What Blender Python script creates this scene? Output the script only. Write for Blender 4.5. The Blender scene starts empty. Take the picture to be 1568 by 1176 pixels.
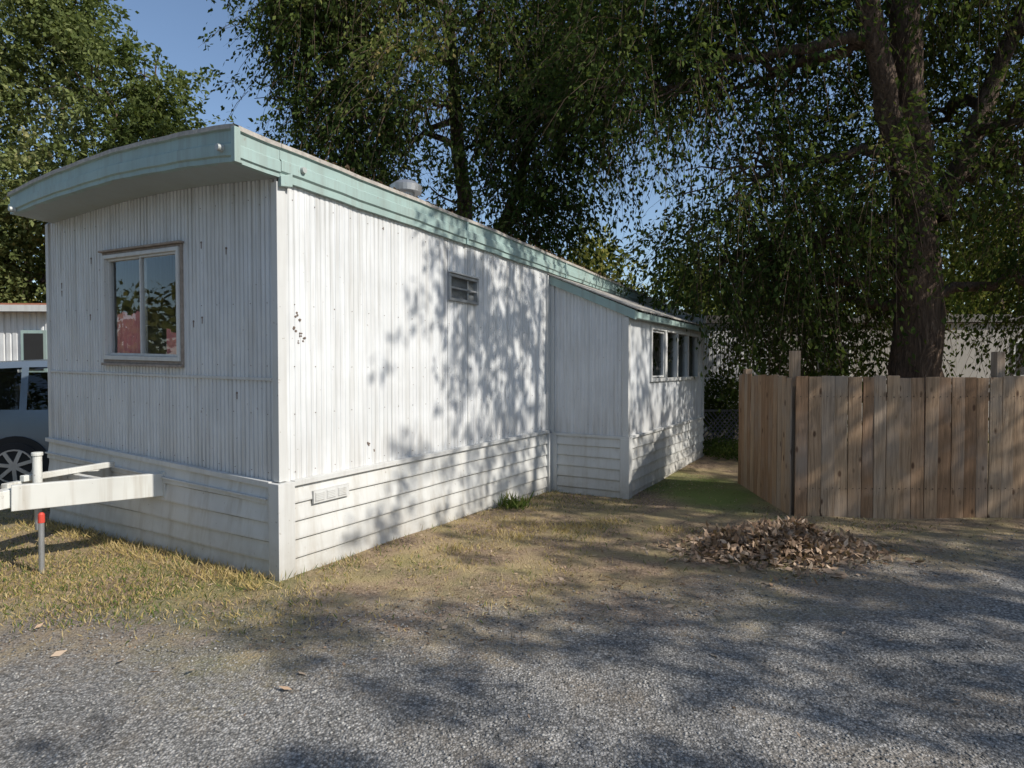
import bpy, math, random
import numpy as np
from mathutils import Vector, Matrix
rng=np.random.default_rng(7); random.seed(7)
scene=bpy.context.scene
# ------------------------------------------------------------------ helpers
def new_mat(name):
    m=bpy.data.materials.new(name); m.use_nodes=True
    nt=m.node_tree; nt.nodes.clear()
    out=nt.nodes.new('ShaderNodeOutputMaterial')
    return m,nt,out
def N(nt,typ,**kw):
    n=nt.nodes.new(typ)
    for k,v in kw.items():
        setattr(n,k,v)
    return n
def L(nt,a,b): nt.links.new(a,b)
def ramp(nt,fac,stops,interp='LINEAR'):
    r=nt.nodes.new('ShaderNodeValToRGB'); cr=r.color_ramp; cr.interpolation=interp
    while len(cr.elements)<len(stops): cr.elements.new(0.5)
    for e,(p,c) in zip(cr.elements,stops):
        e.position=p; e.color=(c[0],c[1],c[2],1) if not isinstance(c,(int,float)) else (c,c,c,1)
    if fac is not None: L(nt,fac,r.inputs[0])
    return r.outputs[0]
def mixc(nt,f,a,b,mode='MIX'):
    m=nt.nodes.new('ShaderNodeMix'); m.data_type='RGBA'; m.blend_type=mode
    for sock,v in ((m.inputs[0],f),(m.inputs[6],a),(m.inputs[7],b)):
        if hasattr(v,'is_linked'): L(nt,v,sock)
        elif isinstance(v,(int,float)) and sock!=m.inputs[0]: sock.default_value=(v,v,v,1)
        elif isinstance(v,(int,float)): sock.default_value=v
        else: sock.default_value=(v[0],v[1],v[2],1)
    return m.outputs[2]
def math_(nt,op,a,b=None,clamp=False):
    m=nt.nodes.new('ShaderNodeMath'); m.operation=op; m.use_clamp=clamp
    for i,v in enumerate((a,b)):
        if v is None: continue
        if hasattr(v,'is_linked'): L(nt,v,m.inputs[i])
        else: m.inputs[i].default_value=v
    return m.outputs[0]
def coords(nt,scale=(1,1,1),kind='Object'):
    tc=nt.nodes.new('ShaderNodeTexCoord'); mp=nt.nodes.new('ShaderNodeMapping')
    mp.inputs['Scale'].default_value=scale
    L(nt,tc.outputs[kind],mp.inputs[0]); return mp.outputs[0]
def geopos(nt,scale=(1,1,1)):
    g=nt.nodes.new('ShaderNodeNewGeometry'); mp=nt.nodes.new('ShaderNodeMapping')
    mp.inputs['Scale'].default_value=scale
    L(nt,g.outputs['Position'],mp.inputs[0]); return mp.outputs[0]
def noise(nt,vec,scale,detail=4,rough=.55,dist=0):
    n=nt.nodes.new('ShaderNodeTexNoise'); n.inputs['Scale'].default_value=scale
    n.inputs['Detail'].default_value=min(detail,3); n.inputs['Roughness'].default_value=rough
    n.inputs['Distortion'].default_value=dist
    L(nt,vec,n.inputs['Vector']); return n.outputs[0]
def bsdf(nt,out,col,rough=.6,bump=None,bstr=.3,bdist=.01,metal=0,spec=.5):
    b=nt.nodes.new('ShaderNodeBsdfPrincipled')
    if hasattr(col,'is_linked'): L(nt,col,b.inputs['Base Color'])
    else: b.inputs['Base Color'].default_value=(*col,1)
    if hasattr(rough,'is_linked'): L(nt,rough,b.inputs['Roughness'])
    else: b.inputs['Roughness'].default_value=rough
    b.inputs['Metallic'].default_value=metal
    b.inputs['Specular IOR Level'].default_value=spec
    if bump is not None:
        bp=nt.nodes.new('ShaderNodeBump'); bp.inputs['Strength'].default_value=bstr
        bp.inputs['Distance'].default_value=bdist
        L(nt,bump,bp.inputs['Height']); L(nt,bp.outputs[0],b.inputs['Normal'])
    L(nt,b.outputs[0],out.inputs[0]); return b
# ------------------------------------------------------------------ materials
def paint_mat(name,base,dirt=(.30,.27,.22),amt=.5,rough=.5,dents=.5,low_h=.75,top=False):
    m,nt,out=new_mat(name)
    v=coords(nt); vs=coords(nt,(7,7,.45))
    n1=noise(nt,vs,1.6,3,.7); n2=noise(nt,v,2.2,3,.6)
    f=ramp(nt,n1,[(.46,0),(.72,1)])
    f2=ramp(nt,n2,[(.42,0),(.72,1)])
    a=math_(nt,'MULTIPLY',f,amt); a2=math_(nt,'MULTIPLY',f2,amt*.6)
    c=mixc(nt,a,base,tuple(.5*b+.5*d for b,d in zip(base,dirt)))
    c=mixc(nt,a2,c,tuple(.76*b for b in base))
    sep=nt.nodes.new('ShaderNodeSeparateXYZ'); L(nt,v,sep.inputs[0])
    low=math_(nt,'MULTIPLY_ADD',sep.outputs[2],-2.2); low.node.inputs[2].default_value=low_h
    low=math_(nt,'MULTIPLY',low,noise(nt,v,9,3,.7),True)
    c=mixc(nt,low,c,(.25,.21,.15))
    if top:
        vt=coords(nt,(22,22,.25)); st=noise(nt,vt,1.0,3,.75)
        zt=ramp(nt,math_(nt,'MULTIPLY',sep.outputs[2],.3),[(.50,0),(.92,1)])
        stn_=math_(nt,'MULTIPLY',ramp(nt,st,[(.48,0),(.70,1)]),zt)
        c=mixc(nt,math_(nt,'MULTIPLY',stn_,.75),c,(.30,.285,.25))
        zl=ramp(nt,math_(nt,'MULTIPLY',sep.outputs[2],.3),[(.20,1),(.34,0)])
        c=mixc(nt,math_(nt,'MULTIPLY',math_(nt,'MULTIPLY',zl,ramp(nt,st,[(.35,0),(.65,1)])),.5),c,(.34,.30,.25))
    sp=ramp(nt,noise(nt,v,26,2,.5),[(.72,0),(.74,1)])
    sp=math_(nt,'MULTIPLY',sp,.5)
    c=mixc(nt,sp,c,(.25,.2,.16))
    h=math_(nt,'MULTIPLY',noise(nt,v,1.7,1,.4),dents*6)
    bsdf(nt,out,c,rough,h,.5,.02,spec=.3)
    return m
M_wall=paint_mat('white_aluminium',(.66,.67,.67),amt=.8,dents=.8,top=True)
M_skirt=paint_mat('white_skirting',(.60,.60,.575),dirt=(.3,.25,.18),amt=.8,dents=.3)
M_trim=paint_mat('white_trim',(.58,.58,.56),amt=.6,dents=.1)
M_aqua=paint_mat('aqua_fascia',(.32,.425,.395),dirt=(.22,.22,.19),amt=1.0,dents=.25)
M_soffit=paint_mat('soffit_paint',(.34,.38,.37),amt=.6,dents=.2)
M_hitch=paint_mat('hitch_paint',(.62,.62,.58),dirt=(.25,.18,.1),amt=1.0,rough=.6,dents=.05,low_h=.2)
M_wallshaded=paint_mat('shaded_white_siding',(.36,.34,.31),amt=.6,dents=.2)  # white wall behind the trees, its shade put into this darker colour
M_tand=paint_mat('dark_eave',(.15,.14,.13),amt=.6,dents=.2)
def simple(name,c,rough=.6,metal=0,var=.25,scale=8,bs=.2):
    m,nt,out=new_mat(name); v=coords(nt); n=noise(nt,v,scale,3,.6)
    col=mixc(nt,n,tuple(x*(1-var) for x in c),tuple(min(1,x*(1+var)) for x in c))
    bsdf(nt,out,col,rough,n,bs,.01,metal); return m
M_roof=simple('roof_coating',(.30,.29,.27),.8,0,.6,3)
M_roofedge=simple('roof_edge',(.38,.35,.31),.7,0,.6,25)
M_dark=simple('dark_void',(.02,.02,.02),.8)
M_rubber=simple('rubber',(.02,.02,.022),.8)
M_metal=simple('galvanised',(.45,.46,.47),.4,.7)
M_steel=simple('wheel_alloy',(.42,.43,.45),.35,.6)
M_red=simple('red_paint',(.55,.06,.04),.5)
M_rust=simple('rusty_trim',(.35,.14,.08),.8,0,.5,12)
M_spot=simple('chip_stain',(.16,.12,.095),.8,0,.4,30)
M_woodtrim=simple('weathered_trim',(.30,.25,.21),.8,0,.5,20)
M_curtain=simple('curtain_cloth',(.72,.28,.27),.9)
M_curtain2=simple('curtain_white',(.6,.58,.55),.9)
M_interior=simple('interior',(.16,.12,.10),.9)
M_screen=simple('insect_screen',(.17,.175,.18),.7)
M_carpaint=simple('car_paint',(.15,.19,.235),.25,.3,.03)
M_lamp=simple('lamp_lens',(.38,.40,.38),.4)
def glass():
    m,nt,out=new_mat('window_glass')
    g=N(nt,'ShaderNodeBsdfGlossy'); g.inputs['Roughness'].default_value=.01; g.inputs['Color'].default_value=(.9,.95,1,1)
    t=N(nt,'ShaderNodeBsdfTransparent'); t.inputs['Color'].default_value=(.9,.91,.9,1)
    f=N(nt,'ShaderNodeLayerWeight'); f.inputs['Blend'].default_value=.5
    bp=N(nt,'ShaderNodeBump'); bp.inputs['Strength'].default_value=.06; bp.inputs['Distance'].default_value=.01
    L(nt,noise(nt,coords(nt),3,1),bp.inputs['Height']); L(nt,bp.outputs[0],g.inputs['Normal'])
    mx=N(nt,'ShaderNodeMixShader'); fo=math_(nt,'ADD',math_(nt,'MULTIPLY',math_(nt,'POWER',f.outputs['Facing'],3.0),.5),.04,True)
    L(nt,fo,mx.inputs[0]); L(nt,t.outputs[0],mx.inputs[1]); L(nt,g.outputs[0],mx.inputs[2]); L(nt,mx.outputs[0],out.inputs[0])
    return m
M_glass=glass()
def leaf_mat(name,stops,trans=.35):
    m,nt,out=new_mat(name)
    at=N(nt,'ShaderNodeAttribute',attribute_name='rnd')
    c=ramp(nt,at.outputs['Fac'],stops)
    d=N(nt,'ShaderNodeBsdfDiffuse'); t=N(nt,'ShaderNodeBsdfTranslucent')
    L(nt,c,d.inputs[0]); tc=mixc(nt,.5,c,(.16,.2,.02)); L(nt,tc,t.inputs[0])
    m1=N(nt,'ShaderNodeMixShader'); m1.inputs[0].default_value=trans
    L(nt,d.outputs[0],m1.inputs[1]); L(nt,t.outputs[0],m1.inputs[2]); L(nt,m1.outputs[0],out.inputs[0])
    return m
M_leafdark=leaf_mat('leaf_dark',[(0,(.018,.032,.011)),(.40,(.045,.073,.022)),(.70,(.10,.13,.038)),(.90,(.19,.20,.065)),(1,(.22,.17,.07))],.32)
M_leafmid=leaf_mat('leaf_mid',[(0,(.045,.07,.02)),(.6,(.09,.125,.035)),(.92,(.15,.17,.05)),(1,(.2,.18,.06))])
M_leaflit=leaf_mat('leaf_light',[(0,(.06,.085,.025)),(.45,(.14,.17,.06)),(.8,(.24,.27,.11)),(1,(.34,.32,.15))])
M_leafyel=leaf_mat('leaf_yellow',[(0,(.07,.09,.025)),(.5,(.16,.175,.045)),(1,(.30,.25,.07))])
M_grass=leaf_mat('grass_blades',[(0,(.05,.10,.02)),(.3,(.12,.17,.04)),(.5,(.34,.27,.10)),(.8,(.50,.37,.16)),(1,(.56,.45,.25))],.2)
M_litter=leaf_mat('dry_leaves',[(0,(.10,.06,.035)),(.5,(.27,.18,.12)),(.85,(.42,.30,.21)),(.97,(.54,.42,.31)),(1,(.52,.28,.14))],.1)
def bark():
    m,nt,out=new_mat('bark')
    v=geopos(nt,(9,9,1.6)); n=noise(nt,v,1.5,3,.75,1.2)
    c=ramp(nt,n,[(.3,(.035,.022,.015)),(.55,(.13,.085,.058)),(.8,(.27,.195,.145))])
    bsdf(nt,out,c,.95,n,1,.08); return m
M_bark=bark()
def twigm():
    m,nt,out=new_mat('twig_bark'); d=N(nt,'ShaderNodeBsdfDiffuse'); d.inputs[0].default_value=(.11,.08,.06,1); L(nt,d.outputs[0],out.inputs[0]); return m
M_twig=twigm()
def fence_mat():
    m,nt,out=new_mat('weathered_cedar')
    at=N(nt,'ShaderNodeAttribute',attribute_name='rnd')
    g=N(nt,'ShaderNodeNewGeometry')
    add=N(nt,'ShaderNodeVectorMath',operation='ADD'); L(nt,g.outputs['Position'],add.inputs[0])
    cx=N(nt,'ShaderNodeCombineXYZ'); k=math_(nt,'MULTIPLY',at.outputs['Fac'],37.0); L(nt,k,cx.inputs[0]); L(nt,k,cx.inputs[2])
    L(nt,cx.outputs[0],add.inputs[1])
    mp=N(nt,'ShaderNodeMapping'); mp.inputs['Scale'].default_value=(22,22,1.3); L(nt,add.outputs[0],mp.inputs[0])
    grain=noise(nt,mp.outputs[0],1.6,3,.75,.6)
    base=ramp(nt,at.outputs['Fac'],[(0,(.32,.19,.11)),(.35,(.42,.27,.165)),(.7,(.50,.355,.23)),(1,(.42,.32,.235))])
    c=mixc(nt,ramp(nt,grain,[(.35,0),(.7,1)]),mixc(nt,.6,base,(.10,.06,.03)),base)
    w=noise(nt,add.outputs[0],1.3,3,.6); c=mixc(nt,ramp(nt,w,[(.48,0),(.7,.55)]),c,(.33,.285,.24))
    vo=N(nt,'ShaderNodeTexVoronoi'); vo.inputs['Scale'].default_value=1; mp2=N(nt,'ShaderNodeMapping'); mp2.inputs['Scale'].default_value=(7,7,3.4)
    L(nt,add.outputs[0],mp2.inputs[0]); L(nt,mp2.outputs[0],vo.inputs['Vector'])
    kn=ramp(nt,vo.outputs['Distance'],[(.08,1),(.16,0)]); c=mixc(nt,math_(nt,'MULTIPLY',kn,.85),c,(.07,.035,.02))
    bsdf(nt,out,c,.85,grain,.8,.008,spec=.2); return m
M_fence=fence_mat()
RX=[-60,-8,-3.4,-0.9,0.6,2.0,3.2,5.5,9,60]; RY=[3.7,3.7,3.6,3.6,4.0,4.4,4.9,5.8,6.0,6.0]
def road_y(x): return np.interp(x,RX,RY)
def ground_mat():
    m,nt,out=new_mat('ground_surface')
    g=N(nt,'ShaderNodeNewGeometry'); pos=g.outputs['Position']
    sep=N(nt,'ShaderNodeSeparateXYZ'); L(nt,pos,sep.inputs[0])
    fc=N(nt,'ShaderNodeFloatCurve'); cv=fc.mapping.curves[0]
    xs=[-8,-3.4,-0.9,0.6,2.0,3.2,5.5,9]
    t=math_(nt,'DIVIDE',math_(nt,'ADD',sep.outputs[0],8.0),17.0,True)
    pts=[((x+8)/17,float(road_y(x))/10) for x in xs]
    cv.points[0].location=pts[0]; cv.points[1].location=pts[-1]
    for p in pts[1:-1]: cv.points.new(*p)
    for p in cv.points: p.handle_type='VECTOR'
    fc.mapping.update(); L(nt,t,fc.inputs['Value'])
    ry=math_(nt,'MULTIPLY',fc.outputs[0],10.0)
    d=math_(nt,'SUBTRACT',sep.outputs[1],ry)
    nb=noise(nt,pos,1.1,3,.65); ns=noise(nt,pos,22,3,.7)
    d=math_(nt,'ADD',d,math_(nt,'MULTIPLY',math_(nt,'SUBTRACT',nb,.5),2.6))
    d=math_(nt,'ADD',d,math_(nt,'MULTIPLY',math_(nt,'SUBTRACT',ns,.5),1.6))
    mask=ramp(nt,math_(nt,'ADD',math_(nt,'MULTIPLY',d,.6),.5),[(.1,0),(.9,1)])
    vo=N(nt,'ShaderNodeTexVoronoi'); vo.inputs['Scale'].default_value=75; L(nt,pos,vo.inputs['Vector'])
    sv=N(nt,'ShaderNodeSeparateColor'); L(nt,vo.outputs['Color'],sv.inputs[0])
    gc=ramp(nt,sv.outputs[0],[(0,(.15,.145,.135)),(.45,(.28,.268,.25)),(.8,(.40,.385,.36)),(1,(.52,.50,.47))])
    gap=ramp(nt,vo.outputs['Distance'],[(.25,1),(.75,.5)])
    gc=mixc(nt,1.0,gc,gap,'MULTIPLY')
    patch=ramp(nt,nb,[(.35,.78),(.65,1.08)])
    gc=mixc(nt,1.0,gc,patch,'MULTIPLY')
    f1=noise(nt,pos,35,3,.75); f2=noise(nt,pos,1.9,3,.6); f3=noise(nt,pos,120,2,.7)
    gc=mixc(nt,ramp(nt,f2,[(.5,0),(.75,.45)]),gc,(.27,.21,.145))
    dirt=ramp(nt,f1,[(.3,(.12,.082,.055)),(.5,(.25,.18,.12)),(.7,(.40,.30,.21))])
    straw=ramp(nt,f3,[(.3,(.20,.145,.075)),(.6,(.42,.325,.18)),(.75,(.55,.45,.28))])
    vc=mixc(nt,ramp(nt,f2,[(.42,0),(.62,1)]),dirt,straw)
    grn=ramp(nt,noise(nt,pos,.8,3,.7),[(.48,0),(.64,.75)])
    lf=ramp(nt,math_(nt,'MULTIPLY',math_(nt,'ADD',sep.outputs[0],6.0),.1),[(.42,1),(.62,.45)])
    grn=math_(nt,'MULTIPLY',grn,math_(nt,'MULTIPLY',lf,ramp(nt,f3,[(.3,.2),(.6,1)])))
    vc=mixc(nt,grn,vc,(.12,.155,.04))
    mx=math_(nt,'SUBTRACT',sep.outputs[0],2.55); my=math_(nt,'MULTIPLY',math_(nt,'SUBTRACT',sep.outputs[1],8.2),.5)
    r2=math_(nt,'ADD',math_(nt,'MULTIPLY',mx,mx),math_(nt,'MULTIPLY',my,my))
    r2=math_(nt,'ADD',r2,math_(nt,'MULTIPLY',math_(nt,'SUBTRACT',nb,.5),1.2))
    vc=mixc(nt,ramp(nt,r2,[(.1,.8),(.7,0)]),vc,mixc(nt,f3,(.07,.12,.02),(.19,.27,.05)))
    c=mixc(nt,mask,gc,vc)
    h=math_(nt,'ADD',math_(nt,'MULTIPLY',vo.outputs['Distance'],-.8),f1)
    bsdf(nt,out,c,.92,h,.8,.012,spec=.2); return m
M_ground=ground_mat()
def stone_mat():
    m,nt,out=new_mat('stone'); at=N(nt,'ShaderNodeAttribute',attribute_name='rnd')
    c=ramp(nt,at.outputs['Fac'],[(0,(.12,.115,.108)),(.5,(.26,.25,.235)),(.85,(.37,.355,.33)),(1,(.46,.45,.42))])
    d=N(nt,'ShaderNodeBsdfDiffuse'); L(nt,c,d.inputs[0]); L(nt,d.outputs[0],out.inputs[0]); return m
M_stone=stone_mat()
# ------------------------------------------------------------------ mesh tools
def empty(name,loc=(0,0,0),rotz=0):
    e=bpy.data.objects.new(name,None); e.location=loc; e.rotation_euler=(0,0,rotz)
    e.empty_display_size=.3; scene.collection.objects.link(e); return e
def raw_mesh(name,V,F,mats,parent=None,rnd=None,smooth=False,mi=None):
    V=np.asarray(V,dtype=np.float32); F=np.asarray(F,dtype=np.int32)
    me=bpy.data.meshes.new(name); k=F.shape[1]
    me.vertices.add(len(V)); me.vertices.foreach_set('co',V.ravel())
    me.loops.add(F.size); me.loops.foreach_set('vertex_index',F.ravel())
    me.polygons.add(len(F)); me.polygons.foreach_set('loop_start',np.arange(0,F.size,k,dtype=np.int32))
    me.polygons.foreach_set('loop_total',np.full(len(F),k,dtype=np.int32))
    for m in mats: me.materials.append(m)
    if mi is not None: me.polygons.foreach_set('material_index',np.asarray(mi,dtype=np.int32))
    if rnd is not None:
        a=me.attributes.new('rnd','FLOAT','POINT'); a.data.foreach_set('value',np.asarray(rnd,dtype=np.float32))
    if smooth: me.polygons.foreach_set('use_smooth',np.ones(len(F),dtype=bool))
    me.update(calc_edges=True); me.validate()
    o=bpy.data.objects.new(name,me); scene.collection.objects.link(o)
    if parent: o.parent=parent
    return o
class MB:
    def __init__(s): s.v=[]; s.f=[]; s.m=[]; s.r=[]
    def add(s,V,F,m=0,r=.5):
        b=len(s.v); s.v+= [tuple(map(float,p)) for p in V]; s.f+=[tuple(i+b for i in f) for f in F]; s.m+=[m]*len(F); s.r+=[r]*len(V)
    def box(s,x0,x1,y0,y1,z0,z1,m=0,r=.5):
        V=[(x,y,z) for z in (z0,z1) for y in (y0,y1) for x in (x0,x1)]
        s.add(V,[(0,2,3,1),(4,5,7,6),(0,1,5,4),(2,6,7,3),(0,4,6,2),(1,3,7,5)],m,r)
    def beam(s,a,b,w,h,m=0,r=.5,up=(0,0,1)):
        a=Vector(a); b=Vector(b); d=(b-a).normalized(); u=Vector(up); sd=d.cross(u).normalized(); u=sd.cross(d)
        V=[p+sd*(i*w/2)+u*(j*h/2) for p in (a,b) for i,j in ((-1,-1),(1,-1),(1,1),(-1,1))]
        s.add(V,[(0,1,2,3),(7,6,5,4),(0,4,5,1),(1,5,6,2),(2,6,7,3),(3,7,4,0)],m,r)
    def cyl(s,a,b,r0,r1,n=16,m=0,r=.5):
        a=Vector(a); b=Vector(b); d=(b-a).normalized(); u=Vector((0,0,1)) if abs(d.z)<.9 else Vector((1,0,0))
        p=d.cross(u).normalized(); q=d.cross(p)
        V=[c+p*(rr*math.cos(t*2*math.pi/n))+q*(rr*math.sin(t*2*math.pi/n)) for c,rr in ((a,r0),(b,r1)) for t in range(n)]
        F=[(i,i+n,(i+1)%n+n,(i+1)%n) for i in range(n)]+[tuple(range(n)),tuple(range(2*n-1,n-1,-1))]
        s.add(V,F,m,r)
    def build(s,name,mats,parent=None,bevel=0,warp=None,smooth=False):
        V=[warp(p) for p in s.v] if warp else s.v
        me=bpy.data.meshes.new(name); me.from_pydata(V,[],s.f)
        for m in mats: me.materials.append(m)
        me.polygons.foreach_set('material_index',s.m)
        a=me.attributes.new('rnd','FLOAT','POINT'); a.data.foreach_set('value',s.r)
        if smooth: me.polygons.foreach_set('use_smooth',[True]*len(s.f))
        me.update(); o=bpy.data.objects.new(name,me); scene.collection.objects.link(o)
        if parent: o.parent=parent
        if bevel:
            b=o.modifiers.new('bevel','BEVEL'); b.width=bevel; b.segments=2; b.limit_method='ANGLE'
        return o
def n3(p,f,seed):
    r=np.random.default_rng(seed); v=np.zeros(len(p))
    for i in range(6):
        k=r.normal(size=3); k/=np.linalg.norm(k); k*=f*(1+.5*i)
        v+=np.sin(p@k+r.uniform(0,6.28))/(1+.3*i)
    return v/2.2
def zg(x,y):
    x=np.asarray(x,dtype=float); y=np.asarray(y,dtype=float)
    f=np.exp(-((x/18)**2+((y-6)/18)**2))
    z=.018*np.sin(x*1.3+y*.7)+.014*np.sin(y*1.9-x*.6+1)+.008*np.sin(x*3.7+2)*np.sin(y*3.1)
    return f*z-.085*np.exp(-((x-1.3)**2+(y-8)**2)/2.5)
# ------------------------------------------------------------------ ground + road
def axis(lo,hi,step,far):
    a=list(np.arange(lo,hi+1e-6,step)); d=step
    while a[-1]<far: d*=1.35; a.append(a[-1]+d)
    d=step
    while a[0]>-far: d*=1.35; a.insert(0,a[0]-d)
    return np.array(a)
gx=axis(-9,10,.12,400); gy=axis(1,14,.12,400)
X,Y=np.meshgrid(gx,gy); Z=zg(X,Y); nx=len(gx); ny=len(gy)
V=np.stack([X.ravel(),Y.ravel(),Z.ravel()],1)
idx=np.arange(nx*ny).reshape(ny,nx)
F=np.stack([idx[:-1,:-1].ravel(),idx[:-1,1:].ravel(),idx[1:,1:].ravel(),idx[1:,:-1].ravel()],1)
raw_mesh('ground',V,F,[M_ground],smooth=True)
cx=(X[:-1,:-1]+X[1:,1:])/2; cy=(Y[:-1,:-1]+Y[1:,1:])/2
sel=((cy<road_y(cx)-.25)&(cy>-6)&(abs(cx)<60)).ravel()
V2=V.copy(); V2[:,2]+=.004
used=np.unique(F[sel]); remap=-np.ones(len(V2),int); remap[used]=np.arange(len(used))
raw_mesh('gravel_road',V2[used],remap[F[sel]],[M_ground],smooth=True)
def stones(name,n,xy,size,mat):
    c=xy; base=np.array([(x,y,z) for z in(-1,1) for y in(-1,1) for x in(-1,1)],float)
    s=size[:,None,None]; V=base[None]*(.5+.3*rng.random((n,8,3)))*s*np.array([1,.85,.55])
    a=rng.uniform(0,6.28,n); ca,sa=np.cos(a)[:,None],np.sin(a)[:,None]
    x=V[:,:,0]*ca-V[:,:,1]*sa; y=V[:,:,0]*sa+V[:,:,1]*ca
    V=np.stack([x+c[:,0:1],y+c[:,1:2],V[:,:,2]+zg(c[:,0],c[:,1])[:,None]+.004+size[:,None]*.15],2).reshape(-1,3)
    f=np.array([(0,2,3,1),(4,5,7,6),(0,1,5,4),(2,6,7,3),(0,4,6,2),(1,3,7,5)])
    F=(f[None]+8*np.arange(n)[:,None,None]).reshape(-1,4)
    return raw_mesh(name,V,F,[mat],rnd=np.repeat(rng.random(n),8))
n=30000; yy=2.2+4.2*rng.random(n)**1.3; xx=(rng.random(n)*2-1)*(yy*.86+.2)
keep=yy<road_y(xx)+.5-1.2*rng.random(n)**2; xx,yy=xx[keep],yy[keep]; n=len(xx)
stones('gravel',n,np.stack([xx,yy],1),.0032+.007*rng.random(n)**3,M_stone)
# ------------------------------------------------------------------ mobile home
SUNV=np.array([.701,-.362,.616]); SUNV/=np.linalg.norm(SUNV)
C=np.array([-1.76,4.63]); S=np.array([.5125,.8587]); T=np.array([-.8587,.5125])
TH=math.atan2(.8587,.5125)
home=empty('mobile_home',(C[0],C[1],0),TH)
def warp(p):
    s,t,z=p
    zs=np.interp(z,[0.2,.7,3.0,3.3],[0,.007,-.021,-.038]); zt=np.interp(z,[.2,.7,1.53,1.7,3.0,3.3],[0,.038,.015,.028,.03,.012])
    return (s,t,z+zs*s+zt*max(t,0)-(.05*max(0,min(1,(z-2.9)/.2)) if s<=-.0 else .05*max(0,min(1,(z-3.1)/.2))*max(0,1-s/3)))
TE=3.52
def bow(t): return .10*max(0,1-((t-1.75)/1.85)**2)
def ribbed(mb,side,u0,u1,zb,zt,pos,m=0,pitch=.052,dep=.006,nz=1,groove=(.0,.62,.70,.92)):
    zb_=zb if callable(zb) else (lambda u:zb); zt_=zt if callable(zt) else (lambda u:zt)
    us=[(u0,0)]; k=math.floor(u0/pitch)
    while k*pitch<u1:
        for f,d in zip(groove,(0,0,1,1)):
            u=(k+f)*pitch
            if u0+1e-4<u<u1-1e-4: us.append((u,d*dep))
        k+=1
    us.append((u1,us[-1][1]))
    V=[];F=[]
    for u,d in us:
        for j in range(nz+1):
            z=zb_(u)+(zt_(u)-zb_(u))*j/nz
            V.append((u,pos+d,z) if side=='S' else (pos+d,u,z))
    q=nz+1
    for i in range(len(us)-1):
        for j in range(nz):
            a=i*q+j; F.append((a,a+q,a+q+1,a+1) if side=='S' else (a,a+1,a+q+1,a+q))
    mb.add(V,F,m)
def lap(mb,side,u0,u1,z0,z1,pos,m=0,h=.142):
    z=z1; i=0
    nu=max(2,int((u1-u0)/.5)); U=np.linspace(u0,u1,nu+1)
    while z>z0:
        zb=max(z-h,z0); prof=[(0,z),(-.004,z-.03),(-.020,zb+.022),(-.020,zb+.008),(0,zb)]
        V=[];F=[]
        for u in U:
            for d,zz in prof:
                wob=.005*math.sin(u*3.1+i)
                V.append((u,pos+d+wob*.5,zz+wob*.6) if side=='S' else (pos+d+wob*.5,u,zz+wob*.6))
        for a in range(nu):
            for b in range(4):
                k=a*5+b; F.append((k,k+1,k+6,k+5) if side=='S' else (k,k+5,k+6,k+1))
        mb.add(V,F,m); z-=h; i+=1
WT0,WT1,WZ0,WZ1=1.21,2.50,1.61,2.63
W=MB()
ds=.0042; df=.011
ribbed(W,'S',0,2.12,.70,3.02,0,dep=ds); ribbed(W,'S',2.66,12,.70,3.02,0,dep=ds)
ribbed(W,'S',2.12,2.66,.70,2.35,0,dep=ds); ribbed(W,'S',2.12,2.66,2.64,3.02,0,dep=ds)
ft=lambda t:3.07+bow(t)
ribbed(W,'F',0,WT0+.02,.70,ft,0,dep=df); ribbed(W,'F',WT1-.02,3.64,.70,ft,0,dep=df)
ribbed(W,'F',WT0+.02,WT1-.02,.70,WZ0+.02,0,dep=df); ribbed(W,'F',WT0+.02,WT1-.02,WZ1-.02,ft,0,dep=df)
W.box(0.02,12,3.62,3.64,.70,3.05); W.box(11.98,12,0.01,3.62,.70,3.05)
W.build('walls',[M_wall],home,warp=warp)
I=MB(); I.box(.02,11.9,.03,3.6,.60,.66); I.box(3.0,3.05,.03,3.6,.66,3.0); I.box(.02,11.9,.03,3.6,3.00,3.02)
I.build('interior',[M_interior],home,warp=warp)
K=MB()
lap(K,'S',0,12,-.25,.70,-.018); lap(K,'F',0,3.64,-.25,.70,-.018)
K.box(0,12,3.64,3.66,-.25,.70); K.box(12,12.02,0,3.64,-.25,.70)
K.build('skirting',[M_skirt],home,warp=warp)
Tm=MB()
Tm.box(-.016,.062,-.016,.05,.745,3.03)
Tm.box(-.052,.10,-.052,.065,-.25,.735)
Tm.box(.10,4.36,-.050,-.002,.700,.742)
Tm.box(-.050,-.002,.065,3.66,.700,.742)
Tm.box(-.056,-.002,.10,3.66,.60,.612)
Tm.box(-.012,-.001,.05,3.64,1.508,1.532)
Tm.box(-.016,.03,3.60,3.66,-.2,3.06)
Tm.box(-.007,-.001,1.80,1.825,2.70,3.12)
Tm.box(4.33,4.415,-.03,-.001,.742,2.96)
Tm.box(4.31,4.40,-.065,-.03,-.25,.70)
for s in (1.25,2.48,3.7): Tm.box(s,s+.012,-.004,0,.742,3.0)
Tm.build('trim',[M_trim],home,bevel=.004,warp=warp)
Sc=MB()
for z in (.80,1.25,1.62,2.1,2.9):
    for k in range(22):
        s=.15+k*.2+random.uniform(-.01,.01)
        if 2.05<s<2.7 and z>2.2: continue
        Sc.cyl((s,-.004,z),(s,.002,z),.0035,.004,6)
    for k in range(16):
        t=.12+k*.21+random.uniform(-.01,.01)
        if 1.15<t<2.6 and z>1.55: continue
        Sc.cyl((-.004,t,z),(.002,t,z),.0035,.004,6)
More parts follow.
